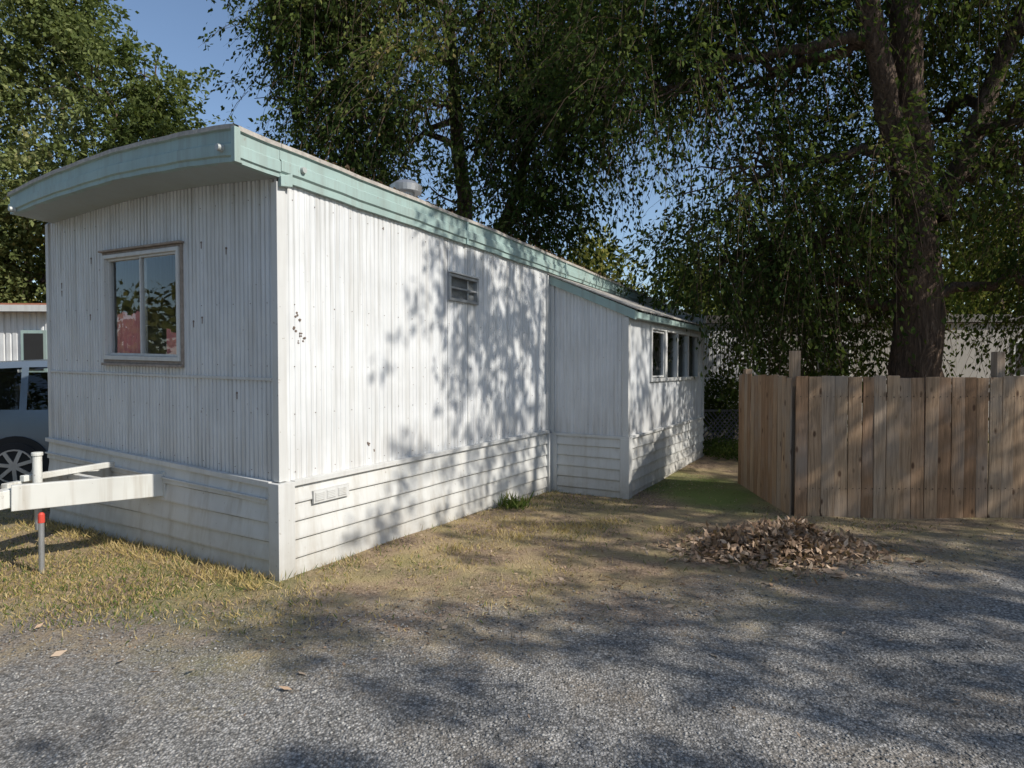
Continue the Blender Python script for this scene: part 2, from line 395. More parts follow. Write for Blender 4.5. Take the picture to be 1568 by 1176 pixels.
for s,z,r in ((.17,2.02,.022),(.20,1.98,.015),(.15,1.90,.024),(.21,1.87,.016),(.24,1.84,.02),(.185,1.81,.012),(1.02,.86,.014),(1.15,2.9,.01),(.95,.93,.02)):
    for q in range(4):
        a,b=random.uniform(-.6,.6)*r,random.uniform(-1,1)*r
        Sc.cyl((s+a,-.0035-.0006*q,z+b),(s+a,.002,z+b),r*.35,r*.5,7)
for t,z in ((.95,2.62),(.62,2.55),(.95,2.0),(1.07,1.97),(2.75,2.6),(2.78,2.05),(3.35,2.3),(3.35,2.38),(.5,1.4)):
    Sc.cyl((-.004,t,z),(.002,t,z),.009,.011,7); Sc.box(-.003,0,t-.004,t+.004,z-.05,z,0)
Sc.build('fasteners',[M_spot],home,warp=warp)
Vn=MB(); Vn.box(.28,.66,-.052,-.03,.53,.63,0)
for k in range(3):
    Vn.box(.295+k*.12,.39+k*.12,-.056,-.0521,.545,.615,0)
    for j in range(5): Vn.box(.30+k*.12,.385+k*.12,-.060,-.0562,.551+j*.013,.556+j*.013,1)
Vn.build('skirting_vent',[M_trim,M_skirt],home,warp=warp)
Fa=MB()
prof=[(-.03,.02),(.035,.02),(.035,-.012),(.016,-.02),(.016,-.10),(.03,-.112),(.03,-.19),(.016,-.20),(.016,-.235),(-.03,-.235)]
profL=[(-.03,.02),(.035,.02),(.035,-.012),(.016,-.02),(.016,-.12),(.032,-.135),(.032,-.23),(.016,-.245),(.016,-.30),(-.02,-.30)]
def sweep(mb,kind,u0,u1,nseg,pr,z0,m_top,m_main,offs):
    U=np.linspace(u0,u1,nseg+1); q=len(pr); V=[];F1=[];F2=[]
    for u in U:
        for o,dz in pr:
            wob=.004*math.sin(u*5)+.003*math.sin(u*13)
            if kind=='S': V.append((u,offs-o+wob*.5,z0+dz+wob))
            else: V.append((offs-o+wob*.5,u,z0+bow(u)+dz+wob))
    for a in range(nseg):
        for b in range(q-1):
            k=a*q+b; f=(k,k+1,k+q+1,k+q) if kind=='S' else (k,k+q,k+q+1,k+1)
            (F1 if b<2 else F2).append(f)
    n0=len(mb.v); mb.add(V,F2,m_main)
    mb.f+=[tuple(i+n0 for i in f) for f in F1]; mb.m+=[m_top]*len(F1)
sweep(Fa,'S',0.001,12.05,60,profL,3.305,1,0,-.02)
sweep(Fa,'S',-.355,-.002,3,prof,3.305,1,0,-.02)
sweep(Fa,'F',-.05,TE,30,prof,3.305,1,0,-.35)
for s in (2.4,4.85,7.3,9.7): Fa.box(s,s+.03,-.054,-.02,3.0,3.29,0)
Fa.build('fascia',[M_aqua,M_roofedge],home,warp=warp)
Fc=MB(); Fc.box(-.006,.10,-.056,-.02,2.98,3.08); Fc.box(-.393,-.345,-.062,-.02,3.062,3.31)
Fc.build('fascia_corner',[M_aqua],home,warp=warp,bevel=.004)
So=MB(); V=[];F=[]
ts=np.linspace(-.03,TE,25)
for t in ts: V+=[(-.35,t,3.075+bow(t)),(-.002,t,3.055+bow(t))]
for i in range(24): F.append((2*i,2*i+1,2*i+3,2*i+2))
So.add(V,F); So.build('soffit',[M_soffit],home,warp=warp)
Ro=MB(); V=[];F=[]
ss=np.linspace(-.36,12.05,40)
for s in ss:
    for t in np.linspace(-.03,3.64,25): V.append((s,t,3.322+bow(t)+.004*math.sin(s*7+t*3)))
for i in range(39):
    for j in range(24):
        k=i*25+j; F.append((k,k+25,k+26,k+1))
Ro.add(V,F); Ro.build('roof',[M_roof],home,warp=warp)
Rv=MB(); Rv.cyl((2.4,.8,3.2),(2.4,.8,3.64),.10,.10,20); Rv.cyl((2.4,.8,3.62),(2.4,.8,3.69),.175,.185,24); Rv.cyl((2.4,.8,3.69),(2.4,.8,3.74),.185,.12,24)
Rv.cyl((2.4,.8,3.25),(2.4,.8,3.42),.2,.12,20)
Rv.build('roof_vent',[M_metal],home)
Lm=MB()
for a,b in (((-.37,.10,3.15),(-.42,.10,3.15)),((.20,-.03,3.13),(.20,-.075,3.13)),((-.37,3.4,3.16),(-.42,3.4,3.16))):
    Lm.cyl(a,b,.030,.022,14)
Lm.build('marker_lamps',[M_lamp],home)
Wi=MB()
def fr_rect(mb,kind,u0,u1,z0,z1,w,d0,d1,m):
    def bx(a,b,c,d):
        if kind=='S': mb.box(a,b,d0,d1,c,d,m)
        else: mb.box(d0,d1,a,b,c,d,m)
    bx(u0,u1,z0,z0+w); bx(u0,u1,z1-w,z1); bx(u0,u0+w,z0+w,z1-w); bx(u1-w,u1,z0+w,z1-w)
fr_rect(Wi,'F',WT0,WT1,WZ0,WZ1,.024,-.020,.06,1)
fr_rect(Wi,'F',WT0+.025,WT1-.025,WZ0+.025,WZ1-.025,.034,-.035,.05,0)
a0_,a1_,b0_,b1_=WT0+.060,WT1-.060,WZ0+.060,WZ1-.060; mid=(a0_+a1_)/2
fr_rect(Wi,'F',a0_,mid+.012,b0_,b1_,.020,-.016,.03,0)
fr_rect(Wi,'F',mid-.004,a1_,b0_,b1_,.020,-.004,.045,0)
Wi.box(-.05,.0,WT0-.02,WT1+.02,WZ1+.002,WZ1+.02,1)
Wi.box(-.04,.0,WT0,WT1+.01,WZ0-.022,WZ0-.001,1)
fr_rect(Wi,'S',2.12,2.66,2.35,2.64,.03,-.03,.03,2)
Wi.box(2.12,2.66,-.045,-.005,2.645,2.665,0)
Wi.box(2.15,2.63,-.02,.0,2.485,2.505,2)
Wi.build('window_frames',[M_trim,M_woodtrim,M_metal],home,bevel=.003,warp=warp)
G=MB()
def pane(kind,u0,u1,z0,z1,d):
    if kind=='F': G.add([(d,u0,z0),(d,u1,z0),(d,u1,z1),(d,u0,z1)],[(0,3,2,1)])
    else: G.add([(u0,d,z0),(u1,d,z0),(u1,d,z1),(u0,d,z1)],[(0,1,2,3)])
pane('F',a0_+.015,mid,b0_+.015,b1_-.015,.002); pane('F',mid,a1_-.015,b0_+.015,b1_-.015,.02)
G.add([(2.155,-.004,2.49),(2.625,-.004,2.49),(2.625,-.055,2.385),(2.155,-.055,2.385)],[(3,2,1,0)]); pane('S',2.15,2.63,2.505,2.61,.002)
G.build('window_glass',[M_glass],home,warp=warp)
Sn=MB(); Sn.box(2.15,2.63,.02,.024,2.38,2.61); Sn.build('window_screen',[M_screen],home,warp=warp)
Cu=MB()
def curtain(t0,t1,z0,z1,s0,m):
    n_=int((t1-t0)/.012); V=[];F=[]
    for k in range(n_):
        t=t0+k*.012; V+=[(s0+.018*math.sin(k*.9),t,z0),(s0+.012*math.sin(k*.9+.3),t,z1+.02*math.sin(k*.3))]
    for k in range(n_-1): F.append((2*k,2*k+2,2*k+3,2*k+1))
    Cu.add(V,F,m)
curtain(1.98,2.40,1.64,2.06,.06,0); curtain(1.28,1.60,1.64,1.90,.07,0)
Cu.build('curtains',[M_curtain,M_curtain2],home,warp=warp)
A0,A1,AT=4.43,8.35,-1.12
ad=MB()
topf=lambda t:2.28+(t-AT)*(2.82-2.28)/(-AT)
ribbed(ad,'F',AT,-.001,.70,topf,A0,0,dep=.005)
ribbed(ad,'S',A0,5.35,.70,2.30,AT,0); ribbed(ad,'S',7.95,A1,.70,2.30,AT,0)
ribbed(ad,'S',5.35,7.95,.70,1.44,AT,0); ribbed(ad,'S',5.35,7.95,2.19,2.30,AT,0)
ad.box(A1-.02,A1,AT,0,.7,2.6)
ad.build('addition_walls',[M_wall],home)
ak=MB(); lap(ak,'F',AT,-.03,-.3,.72,A0-.018); lap(ak,'S',A0,A1,-.3,.70,AT-.018)
ak.build('addition_skirting',[M_skirt],home)
at=MB()
at.box(A0-.03,A0+.05,AT-.03,AT+.045,.735,2.26); at.box(A0-.05,A0+.08,AT-.05,AT+.07,-.3,.70)
at.box(A0-.045,A0-.002,AT-.05,-.07,.700,.733); at.box(A0,A1,AT-.045,AT-.002,.700,.733)
at.box(A0-.028,A0-.002,-.085,-.031,.735,2.80); at.box(A0-.045,A0-.02,-.14,-.066,-.3,.698)
at.box(A0-.005,A0,-.60,-.592,.735,2.5)
at.box(A1-.06,A1+.02,AT-.03,AT+.02,.735,2.28,0)
at.build('addition_trim',[M_trim],home,bevel=.004)
ar=MB()
V=[(A0-.05,AT-.12,2.225),(A0-.05,.0,2.765),(A0-.05,.0,2.88),(A0-.05,AT-.12,2.345),(A0+.02,AT-.12,2.225),(A0+.02,.0,2.765),(A0+.02,.0,2.88),(A0+.02,AT-.12,2.345)]
ar.add(V,[(0,3,2,1),(4,5,6,7),(0,1,5,4),(3,7,6,2),(0,4,7,3),(1,2,6,5)],0)
ar.box(A0+.021,A1+.1,AT-.12,AT-.05,2.25,2.335,0)
V=[(A0-.07,AT-.15,2.348),(A0-.07,.0,2.885),(A1+.12,.0,2.82),(A1+.12,AT-.15,2.338),(A0-.07,AT-.15,2.37),(A0-.07,.0,2.905),(A1+.12,.0,2.84),(A1+.12,AT-.15,2.358)]
ar.add(V,[(0,3,2,1),(4,5,6,7),(0,1,5,4),(3,7,6,2),(0,4,7,3),(1,2,6,5)],1)
ar.build('addition_roof',[M_aqua,M_roofedge],home,bevel=.004)
aw=MB(); fr_rect(aw,'S',5.33,7.97,1.42,2.21,.05,AT-.03,AT+.04,0)
for s,w in ((6.0,.10),(6.62,.07),(7.25,.08)): aw.box(s,s+w,AT-.025,AT+.04,1.47,2.16,0)
fr_rect(aw,'S',5.40,5.98,1.48,2.15,.025,AT-.01,AT+.03,0)
aw.add([(5.385,AT+.02,1.475),(7.92,AT+.02,1.475),(7.92,AT+.02,2.155),(5.385,AT+.02,2.155)],[(0,1,2,3)],1)
aw.build('addition_windows',[M_trim,M_glass],home)
ai=MB(); ai.box(A0+.05,A1-.05,AT+.9,AT+.92,.7,2.4); ai.build('addition_interior',[M_interior],home)
H=MB()
H.beam((-.02,1.52,.585),(-1.0,1.87,.60),.06,.20); H.beam((-.02,2.42,.60),(-1.0,1.99,.60),.06,.20)
H.box(-.04,-.021,1.47,1.58,.47,.70)
H.beam((-.45,1.66,.665),(-.45,2.24,.665),.05,.05)
H.beam((-.95,1.93,.60),(-1.28,1.93,.57),.12,.14); H.beam((-1.28,1.93,.57),(-1.42,1.93,.545),.09,.09)
H.beam((-.10,2.2,.72),(-.88,2.0,.72),.05,.05)
H.cyl((-.80,1.93,.48),(-.80,1.93,.90),.032,.032,16); H.cyl((-.80,1.93,.90),(-.80,1.93,.93),.04,.04,16)
H.cyl((-1.22,1.93,.63),(-1.22,1.93,.68),.04,.03,12); H.beam((-1.05,1.93,.69),(-1.25,1.93,.69),.03,.03)
H.cyl((-.80,1.93,.3),(-.80,1.93,.48),.025,.025,12,1)
H.build('hitch_frame',[M_hitch,M_metal],home,bevel=.006)
# ------------------------------------------------------------------ stake
st=empty('utility_stake',(-3.73,4.83,0)); sm=MB()
sm.cyl((0,0,-.05),(0.005,0,.39),.02,.02,14,0); sm.cyl((0.005,0,.385),(0.006,0,.45),.024,.023,14,1); sm.cyl((.006,0,.45),(.006,0,.465),.023,.012,14,1)
sm.build('pipe',[M_metal,M_red],st)
# ------------------------------------------------------------------ fence
fe=empty('wooden_fence'); fb=MB()
def board(cx,cy,ang,w,z0,z1,th=.018,r=.5):
    c,s_=math.cos(ang),math.sin(ang); tilt=random.uniform(-.008,.008); bow_=random.uniform(-.008,.008)
    V=[]
    for z in (z0,(z0+z1)/2,z1):
        o=tilt*(z-z0); bb=bow_ if z==(z0+z1)/2 else 0
        for dx,dy in ((-w/2,-th/2),(w/2,-th/2),(w/2,th/2),(-w/2,th/2)):
            X_=dx+o; Y_=dy+bb; V.append((cx+X_*c-Y_*s_,cy+X_*s_+Y_*c,z+(random.uniform(-.004,.004) if z==z1 else 0)))
    F=[(0,3,2,1),(8,9,10,11)]
    for k in (0,4):
        for i in range(4): F.append((k+i,k+(i+1)%4,k+4+(i+1)%4,k+4+i))
    fb.add(V,F,0,r)
x=3.08
while x<10.5:
    w=.138+random.uniform(-.014,.006)
    yy_=6.66+(x-3.1)*.004+random.uniform(-.003,.003)
    board(x+w/2,yy_,0,w,float(zg(x,yy_))-.03+random.uniform(0,.03),1.515+random.uniform(-.014,.014),.018,random.random())
    x+=w+random.uniform(.001,.007)
a0=np.array([3.05,6.69]); a1=np.array([3.21,8.6]); d=a1-a0; Ln=np.linalg.norm(d); d/=Ln; ang=math.atan2(d[1],d[0]); u=.0
while u<Ln:
    w=.14; p=a0+d*(u+w/2); board(p[0],p[1],ang,w,float(zg(p[0],p[1]))-.03,1.52+random.uniform(-.015,.015),.018,random.random()); u+=w+random.uniform(.002,.006)
fb.beam((3.1,6.70,1.30),(10.5,6.72,1.30),.04,.09,0,.2); fb.beam((3.1,6.70,.30),(10.5,6.72,.30),.04,.09,0,.2)
fb.beam((3.10,6.76,1.3),(3.27,8.6,1.3),.04,.09,0,.2)
for px_,py_,h in ((3.12,6.76,1.80),(5.36,6.76,1.79),(7.8,6.76,1.7),(3.29,8.55,1.6)): fb.box(px_-.045,px_+.045,py_-.03,py_+.06,-.1,h,0,.9)
fb.build('fence_boards',[M_fence],fe,bevel=.003)
nl=MB()
for k in range(52):
    xk=3.13+k*.1445
    for z in (.30,1.30):
        for q in (0,.07): nl.cyl((xk+q,6.645,z+random.uniform(-.01,.01)),(xk+q,6.652,z),.004,.004,5)
nl.build('nails',[M_dark],fe)
# ------------------------------------------------------------------ leaves / trees
def leaves(P,axis_,nrm,ln,wd):
    a=axis_/np.linalg.norm(axis_,axis=1,keepdims=True); b=np.cross(a,nrm); b/=np.linalg.norm(b,axis=1,keepdims=True)+1e-9
    l=ln[:,None]; w=wd[:,None]
    V=np.stack([P,P+a*l*.45+b*w*.5,P+a*l,P+a*l*.45-b*w*.5],1).reshape(-1,3)
    F=np.arange(len(P)*4).reshape(-1,4); return V,F
def tube(pts,rad,n=6):
    pts=np.asarray(pts,float); k=len(pts); V=[];F=[]
    for i in range(k):
        d=pts[min(i+1,k-1)]-pts[max(i-1,0)]; d/=np.linalg.norm(d)+1e-9
        u=np.array([0,0,1.]) if abs(d[2])<.9 else np.array([1.,0,0]); p=np.cross(d,u); p/=np.linalg.norm(p); q=np.cross(d,p)
        for j in range(n):
            t=2*math.pi*j/n; V.append(pts[i]+rad[i]*(1+.12*math.sin(3*t+i))*(p*math.cos(t)+q*math.sin(t)))
    for i in range(k-1):
        for j in range(n): F.append((i*n+j,i*n+(j+1)%n,(i+1)*n+(j+1)%n,(i+1)*n+j))
    return V,F
def curve_pts(a,b,n,sag,r):
    a=np.array(a,float); b=np.array(b,float); t=np.linspace(0,1,n)[:,None]
    L_=np.linalg.norm(b-a); p=a+(b-a)*t; p[:,2]+=sag*L_*np.sin(np.pi*t[:,0])
    nz=r.normal(size=(n,3))*L_*.035; nz[0]=0; nz[-1]=0; return p+nz
def tree(name,trunks,lobes,n_spray,per,ll,lw,sl,droop,thr,leafm,seed,keepfn=None,twig=1.0,nf=1.1,limb_r=.10,sub=7,twigr=.006,shell=.45,cvar=.26):
    r=np.random.default_rng(seed); e=empty(name,trunks[0][0][0]); off=np.array(trunks[0][0][0],float)
    TV=[];TF=[]
    def addt(pts,rad,n=6):
        V,F=tube(pts,rad,n); b=len(TV); TV.extend(V); TF.extend([tuple(i+b for i in f) for f in F])
    allp=[]
    for pts,r0,r1 in trunks:
        pts=np.array(pts,float); k=len(pts); t=np.linspace(0,k-1,k*5)
        P=np.stack([np.interp(t,range(k),pts[:,i]) for i in range(3)],1); P[1:-1]+=r.normal(size=(len(P)-2,3))*r0*.05
        rad=r0+(r1-r0)*np.linspace(0,1,len(P))**.8
        if pts[0][2]<.5: rad[0]*=1.45; rad[1]*=1.2
        addt(P,rad,14); allp.append(P)
    AP=np.concatenate(allp)
    O=[];D=[]
    vol=np.array([l[1]*l[2]*l[3] for l in lobes]) ; vol=np.maximum(vol,.3)**.75; cnt=(n_spray*vol/vol.sum()).astype(int)
    for l,cn in zip(lobes,cnt):
        c=np.array(l[0],float); R=np.array(l[1:4],float)
        up=AP[AP[:,2]<c[2]+.3] if (AP[:,2]<c[2]+.3).any() else AP
        up=up[up[:,2]>2.2] if (up[:,2]>2.2).any() else up[-3:]
        st_=up[np.argmin(np.linalg.norm(up-c,axis=1))]
        lp=curve_pts(st_,c,9,.06,r); lr=limb_r*np.linspace(1,.35,9); addt(lp,lr,7)
        for s_ in range(sub):
            v=r.normal(size=3); v/=np.linalg.norm(v); tgt=c+v*R*r.uniform(.6,.95); s0=lp[r.integers(4,9)]
            sp=curve_pts(s0,tgt,7,.05,r); addt(sp,limb_r*np.linspace(.35,.07,7),5)
        v=r.normal(size=(cn,3)); v/=np.linalg.norm(v,axis=1,keepdims=True)
        p=c+v*R*(r.random((cn,1))**shell)
        O.append(p); D.append(v+r.normal(size=(cn,3))*.5)
    O=np.concatenate(O); D=np.concatenate(D)
    k=n3(O,nf,seed)+.5*n3(O,nf*2.7,seed+1)>thr
    if keepfn is not None: k&=keepfn(O,r)
    O=O[k]; D=D[k]; n=len(O)
    D[:,2]-=.25; D/=np.linalg.norm(D,axis=1,keepdims=True)
    SL=sl*r.uniform(.5,1.4,n)
    u=r.random((n,per)); 
    P=O[:,None]+D[:,None]*(SL[:,None]*u)[:,:,None]; P[:,:,2]-=droop*(SL[:,None])*u**2
    P=P+r.normal(size=P.shape)*.03*(ll/.08)
    tan=D[:,None]+np.zeros_like(P); tan[:,:,2]-=2*droop*u
    ax=tan*.7+r.normal(size=P.shape)*.75; ax[:,:,2]-=.25
    nm=r.normal(size=P.shape)*.7; nm[:,:,2]+=.7
    m=n*per; LL=ll*r.uniform(.6,1.3,m); LW=lw*r.uniform(.7,1.3,m)
    V,F=leaves(P.reshape(-1,3),ax.reshape(-1,3),nm.reshape(-1,3),LL,LW)
    cr=np.clip(.42+cvar*n3(O,.9,seed+5)[:,None]+.12*r.normal(size=(n,1))+.10*r.normal(size=(n,per)),0,1).ravel()
    raw_mesh('foliage',V-off,F,[leafm],e,rnd=np.repeat(cr,4))
    nt_=int(n*twig)
    if nt_:
        sel=r.permutation(n)[:nt_]; us=np.linspace(0,1,4)
        Pt=O[sel][:,None]+D[sel][:,None]*(SL[sel][:,None]*us[None])[:,:,None]; Pt[:,:,2]-=droop*SL[sel][:,None]*us**2
        rr=twigr*np.array([1,.8,.5,.25]); tv=[]
        for j in range(3):
            t=2*math.pi*j/3; o=np.array([math.cos(t),math.sin(t),.3*math.sin(t*2)]); tv.append(Pt+rr[None,:,None]*o)
        TVv=np.stack(tv,2).reshape(-1,3)
        f=[]
        for i in range(3):
            for j in range(3): f.append((i*3+j,i*3+(j+1)%3,(i+1)*3+(j+1)%3,(i+1)*3+j))
        Ft=(np.array(f)[None]+12*np.arange(nt_)[:,None,None]).reshape(-1,4)
        raw_mesh('twigs',TVv-off,Ft,[M_twig],e)
    raw_mesh('branches',np.array(TV)-off,np.array(TF),[M_bark],e,smooth=True)
    return e
# big elm behind the fence
tree('elm_tree',
 [([(6.75,10.2,-.1),(6.7,10.1,2.5),(6.45,9.9,4.2),(6.1,9.6,6.0),(5.6,9.3,9.0)],.44,.17),
  ([(6.45,9.9,4.0),(5.8,9.5,5.4),(5.0,8.9,7.2),(4.4,8.6,9.0)],.22,.11),
  ([(6.6,10.1,3.4),(7.3,10.0,5.0),(8.2,9.9,7.5)],.22,.10)],
 [((2.4,10.5,6.3),2.0,1.6,1.7),((3.9,10.5,4.8),1.6,1.4,1.2),((3.4,10.9,3.5),1.4,1.0,.75),((4.9,10.4,3.8),1.3,1.2,1.1),
  ((4.2,10.4,6.4),1.6,1.5,1.5),((7.9,11.9,6.2),2.0,1.5,1.8),((9.0,9.7,4.6),1.5,1.3,1.6),((8.9,9.3,3.0),1.3,1.1,1.0),((6.8,12.8,4.2),2.4,1.0,1.9),
  ((5.6,11.9,2.7),1.4,.9,1.0),((4.2,12.2,3.0),1.5,1.0,1.0),((7.9,12.8,2.9),1.9,1.0,1.2),((10.4,11,5),2.0,2,2.6),((5.5,8.9,4.5),.7,.6,.7),((7.6,8.9,5.2),.8,.7,.8),
  ((3.0,10.0,8.6),2.4,1.8,1.6),((6.2,10.6,8.6),2.8,2.0,1.8),((9.2,9.5,8.3),2.4,2.0,1.8),((8.7,8.4,6.6),1.4,1.2,1.2),((6.3,8.6,7.6),1.2,1.0,.7)],
 15500,16,.105,.048,.95,.9,-.12,M_leafdark,11,nf=1.5,twig=.6,limb_r=.10,twigr=.007)
# elm behind the home (centre)
tree('elm_tree',
 [([(-.8,15.2,-.1),(-.9,15.1,3),(-1.2,14.8,6),(-1.5,14.5,10)],.30,.12),([(-.9,15.1,3.4),(.2,14.4,6),(.9,14,9)],.16,.07)],
 [((-4.5,13.6,8.7),1.6,1.3,1.3),((-3.7,13.6,6.7),1.4,1.2,1.1),((-2.9,13.4,5.2),1.5,1.1,1.0),((-1.7,13.3,7.4),1.9,1.4,1.5),((-1.2,13.3,5.2),1.7,1.2,1.1),
  ((.3,13.3,6.6),1.6,1.2,1.4),((.2,13.2,4.8),1.4,1.1,1.0),((-3.5,13.5,10.4),2.0,1.8,1.4),((-.5,13.5,9.4),2.5,1.8,1.8),((2.0,13.6,8.4),1.9,1.5,1.7),((-5.6,13.9,9.9),1.1,1.1,1.0),((-5.2,13.7,7.6),.8,.8,.7)],
 9600,16,.125,.055,.95,.8,-.12,M_leafdark,23,nf=1.4,twig=.6,limb_r=.08,twigr=.008)
# left tree, sunlit
tree('cottonwood_tree',
 [([(-12.2,19,-.1),(-12,18.9,4),(-11.6,18.7,8)],.4,.16),([(-12,18.9,3),(-13.8,18.5,7)],.2,.08)],
 [((-14.5,17,10.2),2.8,2,2.4),((-11.6,17.2,9.2),2.0,1.8,1.8),((-9.4,17.2,7.4),1.5,1.3,1.5),((-11.6,17,6.4),2.0,1.7,1.6),((-14.6,16.8,6.2),2.3,1.8,1.8),
  ((-8.8,17.4,5.0),1.6,1.3,1.2),((-13.0,17,4.0),2.2,1.5,1.2),((-10.0,17.5,4.2),1.7,1.3,1.1),((-16,17,3.6),2.0,1.6,1.3),((-8.2,17.6,6.6),1.1,.9,.9),((-9.9,17.4,9.6),1.0,1.0,.9),((-12.4,17.4,11.6),1.2,1.2,1.0)],
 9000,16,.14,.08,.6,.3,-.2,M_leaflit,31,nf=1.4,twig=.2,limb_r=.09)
# unseen tree added left of / behind the viewpoint to cut sky light
tree('elm_tree',
 [([(-10.5,-4.5,-.1),(-10.3,-4.3,3),(-9.6,-3.8,7)],.35,.12)],
 [((-10,-4,7.0),3,3,2.2),((-8.2,-2.6,5.2),2.2,2.2,1.5),((-12.2,-3,5.6),2.3,2.3,1.6),((-9.2,-6,5.4),2.5,2.3,1.6),((-11,-1.4,7.4),2.2,2.2,1.6)],
 1900,14,.26,.14,1.1,.6,-.2,M_leafdark,61,nf=1.2,twig=.2,limb_r=.09)
# tree to the right of the viewpoint (unseen crown, thinned to shape shade on lane and wall)
def keepC(O,r):
    q=O[:,:2]-C; t=q@T; s=q@S; sT=SUNV[:2]@T; sS=SUNV[:2]@S
    k=t/sT; zh=O[:,2]-SUNV[2]*k; sh=s-k*sS
    wall=(k>0)&(zh>0)&(zh<3.4)&(sh>-.5)&(sh<12)
    pw=np.interp(sh,[0,.5,1.0,1.6,2.4,3.4,4.4],[0,.0,.40,.62,.9,1,1])*np.interp(zh,[0,.6,1.2],[.8,.9,1])
    gx_=O[:,0]-O[:,2]*SUNV[0]/SUNV[2]; gy_=O[:,1]-O[:,2]*SUNV[1]/SUNV[2]
    pg=np.interp(gx_,[-3.2,-2.2,-.5,.8,2.5],[0,.5,.7,.75,.85])
    pg=pg*np.where((gy_<3.2)&(gx_<-1.0),.10,1)*np.where((gy_>4.3)&(gx_<.3),.3,1)*np.where((gy_<3.2)&(gx_>-.6)&(gx_<.6),.45,1)*np.where((gy_>4.9)&(gy_<5.9)&(gx_>1.7)&(gx_<3.0),.45,1)
    inview=(O[:,1]>0)&(np.abs(O[:,0])<O[:,1]*.93+.6)&(O[:,2]<1.6+O[:,1]*.62+1.0)
    return (r.random(len(O))<np.where(wall,pw,pg))&~inview
tree('elm_tree',
 [([(11.5,-.5,-.1),(11.3,-.4,3),(10.6,.1,5.5),(9.8,.8,8)],.4,.14),([(11.2,-.3,3.2),(9.8,2.0,5.6),(8.2,4.0,7.2),(6.6,5.0,8.0)],.14,.04)],
 [((8.6,1.4,7.0),2.2,2.0,1.4),((6.2,3.8,7.3),2.0,1.9,1.1),((4.8,4.8,7.4),1.7,1.7,1.0),((10.6,3.0,7.0),2.2,2.1,1.6),((6.9,-.8,6.5),1.9,1.6,.8),((9.5,-1.8,7.5),2.3,1.8,1.6),
  ((12.5,1.0,8.0),2.4,2.4,2.0),((8.6,4.2,7.8),1.7,1.4,1.3),((12,4.5,7.2),2.2,2.2,1.8)],
 3300,17,.14,.07,.7,.5,.0,M_leafmid,47,keepfn=keepC,nf=1.6,twig=1,limb_r=.05,sub=5,twigr=.008)
# distant tree masses all round
dm_V=[];dm_r=[];tr=MB()
r=np.random.default_rng(5); e=empty('distant_trees')
spec=[]
for k in range(64):
    a=k/64*2*math.pi+r.uniform(-.04,.04); R=r.uniform(38,58); spec.append((R*math.cos(a),R*math.sin(a)+8,r.uniform(7,11.5),r.uniform(4,6),700,.55))
for x_,y_,h_ in ((2.0,30,8.0),(5.2,32,9.0),(-2,34,7.0),(8,27,7.0),(11.5,25,8.0),(15,24,8.5),(19,24,9),(6.0,24,5.5),(-16,30,11),(-22,28,12)): spec.append((x_,y_,h_,2.8,2300,.28))
for (x_,y_,h_,R,cn,sz) in spec:
    nl_=7; cs=np.stack([x_+r.normal(size=nl_)*R*.5,y_+r.normal(size=nl_)*R*.4,h_*r.uniform(.3,.85,nl_)],1)
    li=r.integers(0,nl_,cn); v=r.normal(size=(cn,3)); v/=np.linalg.norm(v,axis=1,keepdims=True)
    P=cs[li]+v*np.array([R*.5,R*.5,h_*.18])*(r.random((cn,1))**.4)
    P=P[P[:,2]>.2]; m=len(P)
    V,F=leaves(P,r.normal(size=(m,3)),r.normal(size=(m,3))+np.array([0,0,.6]),sz*r.uniform(.6,1.5,m),sz*.6*r.uniform(.6,1.4,m))
    dm_V.append(V); dm_r.append(np.repeat(np.clip(r.uniform(.2,.8)+r.normal(size=m)*.12,0,1),4))
    tr.cyl((x_,y_,-.1),(x_,y_,h_*.7),.25,.1,8)
V=np.concatenate(dm_V); raw_mesh('foliage',V,np.arange(len(V)).reshape(-1,4),[M_leafyel],e,rnd=np.concatenate(dm_r))
tr.build('trunks',[M_bark],e)
# ------------------------------------------------------------------ shrubs, weeds
def bush(name,c,R,n,mat,ll=.06,lw=.035,seed=3):
    r=np.random.default_rng(seed); v=r.normal(size=(n,3)); v/=np.linalg.norm(v,axis=1,keepdims=True)
    P=np.array(c)+v*np.array(R)*(r.random((n,1))**.45); P=P[n3(P,4,seed)>-.5]; P=P[P[:,2]>0]; m=len(P)
    V,F=leaves(P,r.normal(size=(m,3))+[0,0,.4],r.normal(size=(m,3))+[0,0,.6],ll*r.uniform(.6,1.4,m),lw*r.uniform(.7,1.3,m))
    return raw_mesh(name,V,F,[mat],rnd=np.repeat(np.clip(.5+.2*r.normal(size=m),0,1),4))
bush('vine_shrub',(4.25,12.6,.75),(.5,.5,.8),3500,M_leafmid,.07,.045)
bush('vine_shrub',(6.4,13.7,1.4),(1.6,.6,1.6),6000,M_leafdark,.11,.06,4)
bush('vine_shrub',(3.9,11.2,.12),(.5,.9,.2),2500,M_leafmid,.05,.03,8)
def blades(X_,Y_,ln,wd,lean=.35,zo=0):
    m=len(X_); P=np.stack([X_,Y_,zg(X_,Y_)-.004+zo],1)
    a=rng.normal(size=(m,3))*lean; a[:,2]=1
    return leaves(P,a,rng.normal(size=(m,3))*[1,1,.1],ln,wd)
m=170; V,F=blades(.02+.10*rng.normal(size=m),7.25+.09*rng.normal(size=m),.20*rng.uniform(.3,1.2,m),.018*rng.uniform(.7,1.3,m),.6)
raw_mesh('weed_plant',V,F,[M_grass],rnd=np.repeat(rng.uniform(.1,.4,m),4))
